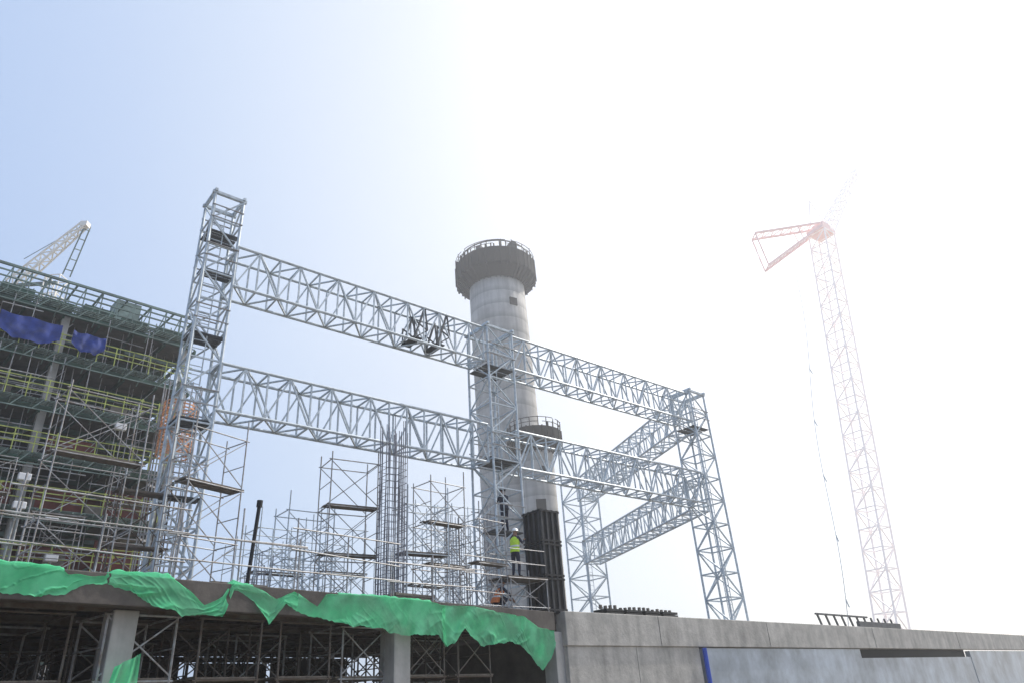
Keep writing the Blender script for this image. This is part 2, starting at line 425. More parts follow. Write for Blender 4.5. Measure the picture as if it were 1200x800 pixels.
# ------------------------------------------------------------------ chimneys
def ring(CH, ch, z, ri, ro, h, name, rail=1.3, ribs=36):
    mb = MB(); mb.lathe(CH, [(ri, z - 1.4), (ro - .4, z), (ro, z + .15), (ro, z + h), (ro - .35, z + h), (ro - .35, z + .5), (ri, z + .5)], 64, closed=True)
    part(mb, name, M['ring'], ch)
    rb = MB()
    for i in range(ribs):
        an = 2 * math.pi * (i + random.uniform(-.3, .3)) / ribs; d = V((math.cos(an), math.sin(an), 0))
        rb.bar(CH + d * (ro + .04) + Z * (z - random.uniform(.0, .5)), CH + d * (ro + .04) + Z * (z + h + random.uniform(-.2, .9)), .10, random.uniform(.12, .4))
        rb.bar(CH + d * (ri + .2) + Z * (z - 1.7), CH + d * (ro - .1) + Z * (z - .05), .15)
    part(rb, "bracket_ribs", M['ring'], ch)
    rb = MB(); n = 40
    for i in range(n):
        a0 = 2 * math.pi * i / n; a1 = 2 * math.pi * (i + 1) / n
        d0 = V((math.cos(a0), math.sin(a0), 0)); d1 = V((math.cos(a1), math.sin(a1), 0))
        if i % 2: rb.bar(CH + d0 * ro + Z * (z + h), CH + d0 * (ro + .05) + Z * (z + h + rail * random.uniform(.8, 1.1)), .08)
        for zz in (.6, 1.25):
            if random.random() < .85: rb.bar(CH + d0 * ro + Z * (z + h + zz), CH + d1 * ro + Z * (z + h + zz), .07)
    part(rb, "guard_rail", M['ring'], ch)
CH = V((-0.75, 100, 0))
ch = thing("chimney_tower", CH, "tall round concrete chimney with dark ring platform on top", "chimney")
mb = MB(); mb.lathe(CH, [(4.7, 0), (4.65, 34), (4.6, 55), (4.5, 67.5), (4.1, 67.5), (4.1, 60)], 64)
part(mb, "shaft", M['chim'], ch, smooth=True)
ring(CH, ch, 64.4, 4.55, 6.55, 3.0, "upper_platform", 1.4, 44)
tb = MB()
for i in range(18):
    an = 2 * math.pi * i / 18 + .1; d = V((math.cos(an), math.sin(an), 0))
    tb.bar(CH + d * 4.8 + Z * 67, CH + d * 4.8 + Z * random.uniform(68.4, 70.4), .16)
    if i % 3 == 0: tb.box(CH + d * 5.2 + Z * 67.2, 1.4, .9, random.uniform(1.2, 2.4), d)
tb.lathe(CH, [(5.6, 69.0), (5.7, 69.0), (5.7, 69.2), (5.6, 69.2)], 40, closed=True)
part(tb, "jacking_posts", M['darkplate'], ch)
def opening(CH, ch, anx, z, w, h, r):
    d = V((math.cos(anx), math.sin(anx), 0))
    part(MB().box(CH + d * (r - .15) + Z * z, w, .5, h, V((-d.y, d.x, 0))), "window_opening", M['hole'], ch)
opening(CH, ch, -1.0, 57.8, 1.3, 1.3, 4.6); opening(CH, ch, -1.1, 44.5, .9, 1.0, 4.65)
ch.rotation_euler = (0, -math.atan(1.2 / 65), 0)
C2 = V((2.2, 95, 0))
c2 = thing("service_tower", C2, "shorter round concrete tower with dark collar beside the chimney", "tower")
mb = MB(); mb.lathe(C2, [(2.45, 0), (2.45, 34), (2.45, 36), (2.1, 36)], 40)
part(mb, "shaft", M['chim'], c2, smooth=True)
ring(C2, c2, 34.2, 2.45, 3.75, 1.7, "collar_platform", 1.4, 24)
opening(C2, c2, -1.5, 24.6, 1.3, 1.4, 2.45); opening(C2, c2, -1.5, 16.6, 1.1, 1.4, 2.45); opening(C2, c2, -1.2, 29.6, .8, .9, 2.45)

# ------------------------------------------------------------------ white tower crane
CT = V((32.15, 60, 42.4))
cr = thing("tower_crane", (27.35, 60, 0), "white luffing tower crane with red head paled by painted-in haze", "crane")
mast0 = V((27.35, 60, 0)); sub = cr
U1 = V((.8, .6, 0)); U2 = V((-.6, .8, 0))
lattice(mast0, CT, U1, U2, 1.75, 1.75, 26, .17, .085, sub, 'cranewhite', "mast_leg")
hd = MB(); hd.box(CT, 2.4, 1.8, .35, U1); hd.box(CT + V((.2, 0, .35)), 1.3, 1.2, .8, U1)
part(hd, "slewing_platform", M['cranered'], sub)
def pt(a, z, y=60): return V((a * y, y, z + EYE))
k1 = pt(.422, 41.2); k2 = pt(.43, 37.3); k0 = CT + Z * 1.1; kb = CT + V((-.8, 0, .2))
cj = MB()
for s in (-.6, .6):
    o = V((0, s, 0))
    cj.bar(k0 + o, k1 + o, .18); cj.bar(kb + o, k2 + o, .18); cj.bar(k1 + o, k2 + o, .12)
    cj.bar(k0.lerp(k1, .35) + o, kb.lerp(k2, .25) + o, .08)
for i in range(8):
    t = i / 7
    cj.bar(k0.lerp(k1, t) - V((0, .6, 0)), k0.lerp(k1, t) + V((0, .6, 0)), .08)
    cj.bar(kb.lerp(k2, t) - V((0, .6, 0)), kb.lerp(k2, t) + V((0, .6, 0)), .08)
    if i < 7:
        cj.bar(kb.lerp(k2, t) - V((0, .6, 0)), kb.lerp(k2, t + 1 / 7) + V((0, .6, 0)), .07)
        cj.bar(k0.lerp(k1, t) - V((0, .6, 0)), k0.lerp(k1, t + 1 / 7) + V((0, .6, 0)), .07)
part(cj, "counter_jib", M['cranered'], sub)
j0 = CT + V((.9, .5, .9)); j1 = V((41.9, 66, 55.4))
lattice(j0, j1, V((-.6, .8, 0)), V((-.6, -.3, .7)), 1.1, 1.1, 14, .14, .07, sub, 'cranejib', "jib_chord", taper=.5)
st = MB(); ap = CT + V((-.3, -.3, 4.2)); st.bar(CT + V((-.8, 0, 1.2)), ap, .11); st.bar(CT + V((1.0, .3, 1.2)), ap, .11)
st.bar(ap, j1, .04); st.bar(ap, k1, .04)
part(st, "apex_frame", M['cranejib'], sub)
hb = MB(); hb.bar(k1 + Z * -.2, k1 + V((-.1, 0, -6)), .04)
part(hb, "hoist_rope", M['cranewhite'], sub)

rp = thing("festoon_rope", pt(.43, 0), "faint hanging rope with small markers beside the crane mast", "rope")
mbr = MB(); prev = None
for i in range(34):
    t = i / 33; p = V(((.475 - .066 * t + .004 * math.sin(t * 9)) * 58, 58, 1.6 + 36 - 32 * t))
    if prev is not None: mbr.bar(prev, p, .04)
    prev = p
    if i > 8 and i % 5 == 1: mbr.bar(p, p + V((.15 * random.random() + .05, 0, -.5 * random.random() - .2)), .07)
part(mbr, "rope_with_markers", M['galv_far'], rp)

# ------------------------------------------------------------------ far lattice boom crane behind building
bc = thing("lattice_boom_crane", (-46, 60, 0), "pale lattice boom crane rising behind the steel building", "crane")
tip = V((-44.6, 60, 50.3)); foot = V((-50.5, 60, 43))
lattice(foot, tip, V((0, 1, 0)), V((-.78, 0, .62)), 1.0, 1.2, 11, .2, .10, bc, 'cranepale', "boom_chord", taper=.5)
lattice(V((-46.2, 60, 0)), V((-46.0, 60, 43.5)), V((1, 0, 0)), V((0, 1, 0)), 1.5, 1.5, 20, .14, .07, bc, 'cranepale', "mast_leg")
mm = MB(); mm.bar(tip, V((-45.6, 60, 44)), .12); mm.bar(tip + V((.2, .6, 0)), V((-45.2, 60.6, 44)), .12); mm.bar(tip, V((-51, 61, 47)), .05)
for i in range(5):
    q = tip.lerp(V((-45.6, 60, 44)), (i + .5) / 5); mm.bar(q, q + V((.35, .6, .1)), .08)
mm.bar(foot, V((-46, 60, 43)), .3)
part(mm, "pendant_struts", M['greysteel'], bc)
part(MB().box(tip + V((.0, 0, -.4)), .7, .7, .55), "boom_head", M['cranepale'], bc)

# ------------------------------------------------------------------ steel / concrete building
F0 = V((-27.8, 36, 0)); FD = V((.695, .72, 0)).normalized(); FB = V((-FD.y, FD.x, 0))
def F(t, back=0.0, z=0.0): return F0 + FD * t + FB * back + Z * z
bl = thing("steel_frame_building", F(1), "multi storey building under construction with yellow guard rails", "building")
levels = [3.6, 6.7, 9.7, 12.7, 15.65, 18.7, 21.7, 24.8]
TL, TR = -9, 8.6
for z in levels:
    mb = MB(); q = [F(TL, .1), F(TR, .1), F(TR, 13), F(TL, 13)]
    mb.poly([(p.x, p.y) for p in q], z - .12, z)
    part(mb, "floor_slab", M['bslab'], bl)
    eb = MB(); eb.bar(F(TL, 0, z - .16), F(TR, 0, z - .16), .12, .26); eb.bar(F(TR, 0, z - .16), F(TR, 13, z - .16), .12, .24)
    for i in range(10): eb.bar(F(TL + i * 2, .1, z - .30), F(TL + i * 2, 13, z - .30), .12, .28)
    for bk in (2.2, 4.4): eb.bar(F(TL, bk, z - .5), F(TR, bk, z - .5), .1, .3)
    part(eb, "edge_girder", M['greensteel'], bl)
    if z > 9 and z < 24:
        rb = MB()
        for i in range(18): rb.bar(F(TL + i * 1.0, -1.02, z - .1), F(TL + i * 1.0, -1.02, z + 1.1 + random.uniform(-.05, .15)), .05)
        for zz in (.4, .75, 1.1):
            for i in range(6): rb.bar(F(TL + i * 3 - .1, -1.02, z + zz + random.uniform(-.04, .04)), F(min(TR, TL + i * 3 + 3.1), -1.02, z + zz + random.uniform(-.06, .04)), .05)
        part(rb, "guard_rail", M['yellow'], bl)
    if z > 9:
        ob = MB()
        for i in range(17): ob.bar(F(TL + i * 1.05, -.2, z - .7), F(TL + i * 1.05, -1.0, z - .12), .06)
        for i in range(30):
            ob.bar(F(TL + i * .6, -.15, z - .1), F(TL + i * .6, -1.0, z - .1), .05)
        for k in range(4): ob.bar(F(TL, -.28 - k * .22, z - .06), F(TR, -.28 - k * .22, z - .06), .12, .03)
        ob.bar(F(TL, -1.0, z - .7), F(TR, -1.0, z - .7), .06)
        for i in range(17): ob.bar(F(TL + i * 1.05, -1.0, z - .7), F(TL + i * 1.05 + .5, -1.0, z - .05), .05)
        part(ob, "outrigger_walkway", M['greysteel'], bl)
for t in (-6.5, 1.2, 8.3):
    for bk in (.35, 6.5, 12.5):
        cb = MB(); cb.box(F(t, bk, 0), .42, .42, 24.6, FD); part(cb, "column", M['conc'] if bk < 1 else M['bslab'], bl)
for i, z in enumerate(levels[:-1]):
    h = levels[i + 1] - z - .5
    wb = MB(); wb.poly([(p.x, p.y) for p in (F(TL, 5.0), F(TR - .4, 5.0), F(TR - .4, 5.2), F(TL, 5.2))], z + .005, z + h)
    part(wb, "inner_wall", M['redwall'] if i in (1, 2, 3) else M['darkwall'], bl)
    if i in (1, 2, 3, 4):
        for k in range(5):
            wb = MB(); wb.poly([(p.x, p.y) for p in (F(TL + k * 3.6, .6), F(TL + k * 3.6 + 2.6, .6), F(TL + k * 3.6 + 2.6, .7), F(TL + k * 3.6, .7))], z + .005, z + h * (.5 + .4 * random.random()))
            if i < 4 or k == 3: part(wb, "red_panel", M['redwall'], bl)
    cb = MB()
    for k in range(5):
        a0 = TL + k * 3.5
        cb.bar(F(a0, 2.5, z + .2), F(a0 + 3.5, 2.5, z + h), .12); cb.bar(F(a0, 1.2, z + h - .6 - .3 * (k % 2)), F(a0 + 3.5, 1.2, z + h - .6 - .3 * (k % 2)), .1, .2)
    part(cb, "bracing", M['greensteel'] if i % 2 else M['greysteel'], bl)
    pb = MB()
    for k in range(34):
        t = TL + k * .52 + random.uniform(-.15, .15); bk = random.choice((-.9, .5, .9, 1.4, 2.0))
        pb.bar(F(t, bk, z), F(t + random.uniform(-.1, .1), bk, z + h + .3), .045)
    for k in range(16):
        bk = random.choice((-.9, .3, .8, 1.3)); zz = z + random.uniform(.3, h)
        t = random.uniform(TL, TR - 4); pb.bar(F(t, bk, zz), F(t + random.uniform(2, 4), bk, zz + random.uniform(-.1, .1)), .055)
    for k in range(6):
        t = random.uniform(TL, TR - 2); pb.bar(F(t, .4, z + .1), F(t + 1.6, .4, z + h), .04)
    part(pb, "shoring_props", M['tube'], bl)
    mb = MB()
    for k in range(7):
        t = random.uniform(TL, TR - 1); mb.box(F(t, random.uniform(.3, 1.2), z + .005), random.uniform(.4, 1.3), .5, random.uniform(.25, .9), FD)
    part(mb, "stored_crates", M['bslab'] if i % 2 else M['plank'], bl)
rf = MB()
for zz, w in ((25.4, .08), (25.9, .08), (26.3, .08), (26.7, .14)):
    rf.bar(F(TL, -.2, zz), F(TR, -.2, zz), w); rf.bar(F(TL, 3, zz + .15), F(TR, 3, zz + .15), w); rf.bar(F(TR, -.2, zz), F(TR, 10, zz), w)
for i in range(36):
    t = TL + i * .49
    rf.bar(F(t, -.2, 24.8), F(t + (.5 if i % 2 else 0), -.2, 26.7), .06)
    rf.bar(F(t, 1.5, 24.8), F(t, 1.5, 26.5 + random.uniform(0, .9) * (i % 5 == 0)), .05)
    if i % 3 == 0: rf.bar(F(t, -.2, 26.7), F(t, 9, 26.9), .10)
part(rf, "roof_steelwork", M['greysteel'], bl)
for k in range(8):
    dk = MB(); dk.poly([(p.x, p.y) for p in (F(TL + k * 2.2, .3), F(TL + k * 2.2 + 1.7, .3), F(TL + k * 2.2 + 1.7, 3), F(TL + k * 2.2, 3))], 25.2, 25.5 + .5 * random.random())
    part(dk, "roof_duct", M['greensteel'], bl)
hut = MB(); hut.box(F(5.2, 4, 26.9), 1.6, 1.4, 1.6, FD); part(hut, "roof_hut", M['greysteel'], bl)
for i in range(4):
    c = F(-4.6 + i * 3.6, -2.2)
    scaffold((c.x, c.y), FD, 2.3, 1.1, 0.0, (12.5, 14.6, 12, 18.5)[i], 1.9, dia=.055, key='tube', planks=(5, 6, 7) if i % 2 else (4, 6), plankw=.7, bprob=.5, label="tall tube scaffold against the unfinished building facade", group="facade scaffolds", name="facade_scaffold")
def cloth(name, f, nu, nv, m, parent, label=None):
    mb = MB()
    for j in range(nv + 1):
        for i in range(nu + 1): mb.v.append(V(f(i / nu, j / nv)))
    for j in range(nv):
        for i in range(nu):
            a = j * (nu + 1) + i; mb.f.append((a, a + 1, a + nu + 2, a + nu + 1))
    return part(mb, name, m, parent, smooth=True, label=label)
for (t0, t1, z1, h) in ((-2.2, .9, 23.3, 1.45), (1.5, 3.3, 23.2, 1.2)):
    tp = thing("blue_tarpaulin", F(t0, -.5, z1), "dark blue tarpaulin sagging flat under the upper floor", "tarpaulin", "blue tarpaulins")
    cloth("sheet", lambda u, v: F(t0 + (t1 - t0) * u, -1.12 + .05 * math.sin(u * 15 + v * 3) + .06 * noise.noise(V((u * 7, v * 3, t0))), z1 - .12 * math.sin(math.pi * u * 2) ** 2 - v * h * (.72 + .28 * math.sin(u * math.pi) + .05 * noise.noise(V((u * 9, 1, t0))))), 44, 16, M['tarp'], tp)
for (t, z) in ((.9, 13.9), (2.6, 12.0), (5, 17.6), (3, 9.9), (1.0, 12.4)):
    lp = thing("work_lamp", F(t, -1.3, z), "white site floodlight fixed to the building edge", "lamp", "site floodlights")
    b_ = MB(); b_.box(F(t, -1.3, z), .6, .3, .38, FD); part(b_, "housing", M['lamp'], lp, bevel=.04)
    b_ = MB(); b_.bar(F(t, -1.3, z - .6), F(t, -1.3, z), .06); part(b_, "bracket", M['tube'], lp)

OC = V((-19.9, 38.5, 0))
oc = thing("stair_enclosure", OC, "round stair tower wrapped in dull orange barrier mesh", "stair tower")
for k in range(3):
    mb = MB(); z = 15.7 + k * 1.15
    for i in range(22):
        a0 = 2 * math.pi * i / 22; d0 = V((math.cos(a0), math.sin(a0), 0)); a1 = 2 * math.pi * (i + 1) / 22; d1 = V((math.cos(a1), math.sin(a1), 0))
        mb.bar(OC + d0 * .9 + Z * z, OC + d0 * .9 + Z * (z + .9), .04)
        for q in range(5): mb.bar(OC + d0 * .9 + Z * (z + q * .22), OC + d1 * .9 + Z * (z + q * .22), .05, .07)
    part(mb, "orange_mesh_panel", M['orange'], oc)
mb = MB()
for i in range(10):
    an = 2 * math.pi * i / 10; mb.bar(OC + V((1.05 * math.cos(an), 1.05 * math.sin(an), 0)), OC + V((1.05 * math.cos(an), 1.05 * math.sin(an), 20)), .06)
for z in (11, 14, 17): mb.lathe(OC, [(1.05, z), (1.11, z), (1.11, z + .12), (1.05, z + .12)], 24, closed=True)
part(mb, "steel_frame", M['tube'], oc)
mb = MB(); mb.lathe(OC, [(.15, 0), (.15, 19.5)], 12); part(mb, "centre_post", M['tube'], oc)

# ------------------------------------------------------------------ concrete wall
wl = thing("concrete_wall", W(10), "long weathered cast concrete wall with capping beam", "wall")
def wbox(s0, s1, o0, o1, z0, z1):
    mb = MB(); mb.poly([(p.x, p.y) for p in (W(s0, o0), W(s1, o0), W(s1, o1), W(s0, o1))], z0, z1); return mb
part(wbox(-.05, 70, -.42, .10, 3.5, 4.66), "capping_beam", M['concwall'], wl, bevel=.025)
for s0, s1 in ((0, 3.9), (3.93, 8.2)):
    part(wbox(s0, s1, -.35, .03, 0, 3.498), "wall_panel", M['concwall'], wl, bevel=.012)
for (s0, s1, h) in ((8.5, 14.5, 3.46), (14.505, 24.3, 3.46), (24.33, 31, 3.0), (31.005, 43, 3.0), (43.03, 50, 3.4), (50.005, 70, 3.4)):
    part(wbox(s0, s1, -.33, .0 if h > 3.2 else -.03, 0, h), "wall_panel", M['shutter'], wl)
part(wbox(24.35, 42.95, -.41, -.36, 2.7, 3.498), "recess_back", M['hole'], wl)
for sj in (5.5, 14.2, 26.5, 41):
    jl = MB(); jl.bar(W(sj, .104, 3.52), W(sj, .104, 4.64), .015, .012)
    part(jl, "joint", M['slab'], wl)
bp = thing("blue_post", W(8.35, .2), "blue painted steel post in front of the concrete wall", "post")
part(MB().bar(W(8.35, .2, 0), W(8.35, .2, 3.45), .2, n=8), "pipe", M['blue'], bp)
part(MB().box(W(8.35, .2, 0), .4, .4, .05, WD), "base_plate", M['blue'], bp)
for k in range(4):
    c = W(3.6 + k * 1.25, -.9, DECK)
    fs = thing("formwork_stack", c, "dark stack of steel formwork panels on the wall top", "formwork stack", "formwork stacks")
    mb = MB()
    for q in range(3): mb.box(c + Z * (.02 + q * .12), 1.1 - .1 * random.random(), .7, .09, WD)
    part(mb, "panels", M['black'], fs)
    mb = MB()
    for q in range(4): mb.bar(c + WD * (-.45 + q * .3) + Z * .37, c + WD * (-.45 + q * .3) + Z * (.45 + .1 * random.random()), .1)
    part(mb, "spacers", M['plank'], fs)
rl = thing("wall_top_rail", W(25, -.3, 4.66), "short dark steel railing on the concrete wall", "railing")
mb = MB()
for k in range(11): mb.bar(W(20.8 + k * 1.0, -.2, 4.64), W(20.5 + k * 1.0, -.2, 4.66 + .58), .09)
part(mb, "posts", M['greyplate'], rl)
mb = MB(); mb.bar(W(20.3, -.2, 5.26), W(27, -.2, 5.26), .09); mb.bar(W(25.5, -.2, 4.85), W(31.7, -.2, 4.85), .18, .3)
part(mb, "rails", M['greyplate'], rl)

# ------------------------------------------------------------------ rebar columns
for (a_, y_, h_, w_, nb) in ((-.187, 22.4, 5.6, .66, 8), (-.045, 30, 4.5, .6, 5), (-.37, 20.5, 1.2, .5, 4), (-.10, 27, 3.6, .5, 4)):
    c = V((a_ * y_, y_, DECK))
    rc = thing("rebar_column_cage", c, "tall vertical rebar cage rising from the deck", "rebar cage", "rebar cages")
    mb = MB(); tb = MB()
    for i in range(nb):
        for j in range(nb):
            if 0 < i < nb - 1 and 0 < j < nb - 1: continue
            p = c + A * ((i / (nb - 1) - .5) * w_) + B * ((j / (nb - 1) - .5) * w_)
            mb.bar(p, p + Z * (h_ + random.uniform(-.5, .4)) + V((random.uniform(-.08, .08), random.uniform(-.08, .08), 0)), .027, n=5)
    z = .2
    while z < h_ * .8:
        for s1 in (-.5, .5):
            tb.bar(c + A * (-.5 * w_) + B * (s1 * w_) + Z * z, c + A * (.5 * w_) + B * (s1 * w_) + Z * z, .014)
            tb.bar(c + B * (-.5 * w_) + A * (s1 * w_) + Z * z, c + B * (.5 * w_) + A * (s1 * w_) + Z * z, .014)
        z += .22
    part(mb, "vertical_bars", M['rebar'], rc); part(tb, "ties", M['rebar'], rc)

# ------------------------------------------------------------------ black column formwork
fc = V((.64, 27.75, DECK))
ff = thing("column_formwork", fc, "tall black steel column formwork standing on the deck", "formwork")
for q in range(3):
    part(MB().box(fc + Z * (q * 1.27), .9, .9, 1.24, A), "shutter_panel", M['black'], ff, bevel=.03)
mb = MB()
for (u, v_) in ((A, B), (B, A)):
    for s in (-1, 1):
        for k in (-.46, -.16, .16, .46):
            p = fc + u * (s * .48) + v_ * (k * .9); mb.bar(p + Z * .02, p + Z * 3.78, .07, .09)
part(mb, "vertical_ribs", M['darkplate'], ff)
mb = MB()
for z in (.12, 1.2, 1.34, 2.46, 2.6, 3.72):
    for (u, v_) in ((A, B), (B, A)):
        for s in (-1, 1): mb.bar(fc + u * (s * .50) - v_ * .51 + Z * z, fc + u * (s * .50) + v_ * .51 + Z * z, .06, .07)
part(mb, "walers", M['black'], ff)
dp = V((-.385 * 19.2, 19.2, DECK))
pt_ = thing("steel_prop", dp, "slim dark steel prop standing on the deck", "prop")
part(MB().bar(dp, dp + V((.1, .08, 2.45)), .11, n=8), "tube", M['black'], pt_); part(MB().box(dp, .3, .3, .03), "base_plate", M['black'], pt_)
mb = MB(); mb.bar(dp + V((.098, .08, 2.4)), dp + V((.105, .08, 2.58)), .17, n=8); part(mb, "head", M['black'], pt_)

# ------------------------------------------------------------------ green nets
def lerp_tab(tab, x):
    if x <= tab[0][0]: return tab[0][1]
    for (a0, b0), (a1, b1) in zip(tab, tab[1:]):
        if x <= a1:
            k = (x - a0) / (a1 - a0); return b0 + (b1 - b0) * k
    return tab[-1][1]
HANG = [(-3, .5), (0, .48), (.6, .56), (1.2, .46), (1.7, .22), (2.05, .22), (2.6, .42), (3.0, .60), (3.3, .66), (3.6, .78), (4.1, .70), (4.55, .74), (4.75, .12), (5.3, .34), (5.75, .88), (6.15, .36), (6.6, .56), (7.3, .66), (8.2, .80), (9, .82), (10, .98), (11.4, .92), (11.7, 1.25), (12.1, 1.1), (12.5, .7), (13.2, 1.2), (14.6, 1.05), (15.2, 1.15), (16.3, 1.9), (16.8, 1.5), (17.2, .9)]
TOPZ = [(-3, .1), (0, .05), (1, .04), (1.2, -.10), (1.9, -.08), (2.0, .05), (3.2, .08), (3.7, -.22), (4.1, -.52), (4.5, -.3), (4.75, .08), (5.4, -.05), (5.9, -.28), (6.4, -.05), (7.1, -.38), (7.4, -.05), (9, .03), (11, 0), (11.6, -.1), (13, -.05), (14, -.15), (15.5, -.25), (16.2, -.55), (17.2, -.65)]
def net(t0, t1, seed, label, tight=1.0):
    th = thing("debris_net", E((t0 + t1) / 2, 0, DECK), label, "safety net", "green debris nets")
    nu = int((t1 - t0) * 60); nv = 40
    def f(u, v):
        t = t0 + (t1 - t0) * u
        zt = DECK + lerp_tab(TOPZ, t) + .03 * noise.noise(V((t * 4, 0, seed)))
        hg = lerp_tab(HANG, t) + .05 * noise.noise(V((t * 3.1, 7, seed))) + .025 * noise.noise(V((t * 11, 7, seed)))
        zb = min(DECK - hg, zt - .10)
        lay = zt > DECK - .03
        if v < .12:
            k = v / .12
            off = -.30 + .33 * k; z = DECK + .012 + .03 * abs(noise.noise(V((t * 4, k * 3, seed)))) + max(0, zt - DECK) * math.sin(k * math.pi / 2)
            if not lay: off = .03; z = zt - .01 * k
        else:
            k = (v - .12) / .88
            z = zt + (zb - zt) * k
            def rg(x, y, s): return (1 - 2 * abs(noise.noise(V((x, y, s))))) ** 3
            amp = (.3 + 1.2 * max(0, noise.noise(V((t * .9, 3, seed + 3))) + .3)) * tight
            fold = (noise.noise(V((t * 1.0 + k * 1.3, k * .6, seed))) * .09 + rg(t * 1.6 + k * 2.0, k * 1.0, seed + 5) * .06 * amp + rg(t * 3.4 - k * 3.0, k * 1.2, seed + 9) * .022 * amp)
            off = .01 + fold * (.4 + .7 * k)
            off = max(off, .018)
        return E(t + .06 * noise.noise(V((t * 2.2, v * 3, seed + 2))), off, z)
    cloth("mesh_sheet", f, nu, nv, M['net'], th)
net(-3, 1.95, 1, "green debris net draped over the deck edge")
net(1.98, 4.62, 2, "green debris net sagging in folds over the deck edge")
net(4.68, 6.5, 3, "short bunched green debris net on the deck edge", 1.3)
net(6.5, 11.7, 4, "long green debris net hanging flat from the deck edge", .45)
net(11.55, 17.1, 5, "green debris net trailing down beside the concrete wall")
hn = thing("hanging_net", E(2.55, -.2, 3.5), "green net hanging beside a concrete column below the deck", "safety net", "green debris nets")
cloth("mesh_sheet", lambda u, v: E(2.45 + .5 * u - .25 * v * (1 - u) * 2, -.1 + .08 * math.sin(u * 12 + v * 2), 3.1 - 2.2 * v - .25 * (1 - u)), 20, 20, M['net'], hn)

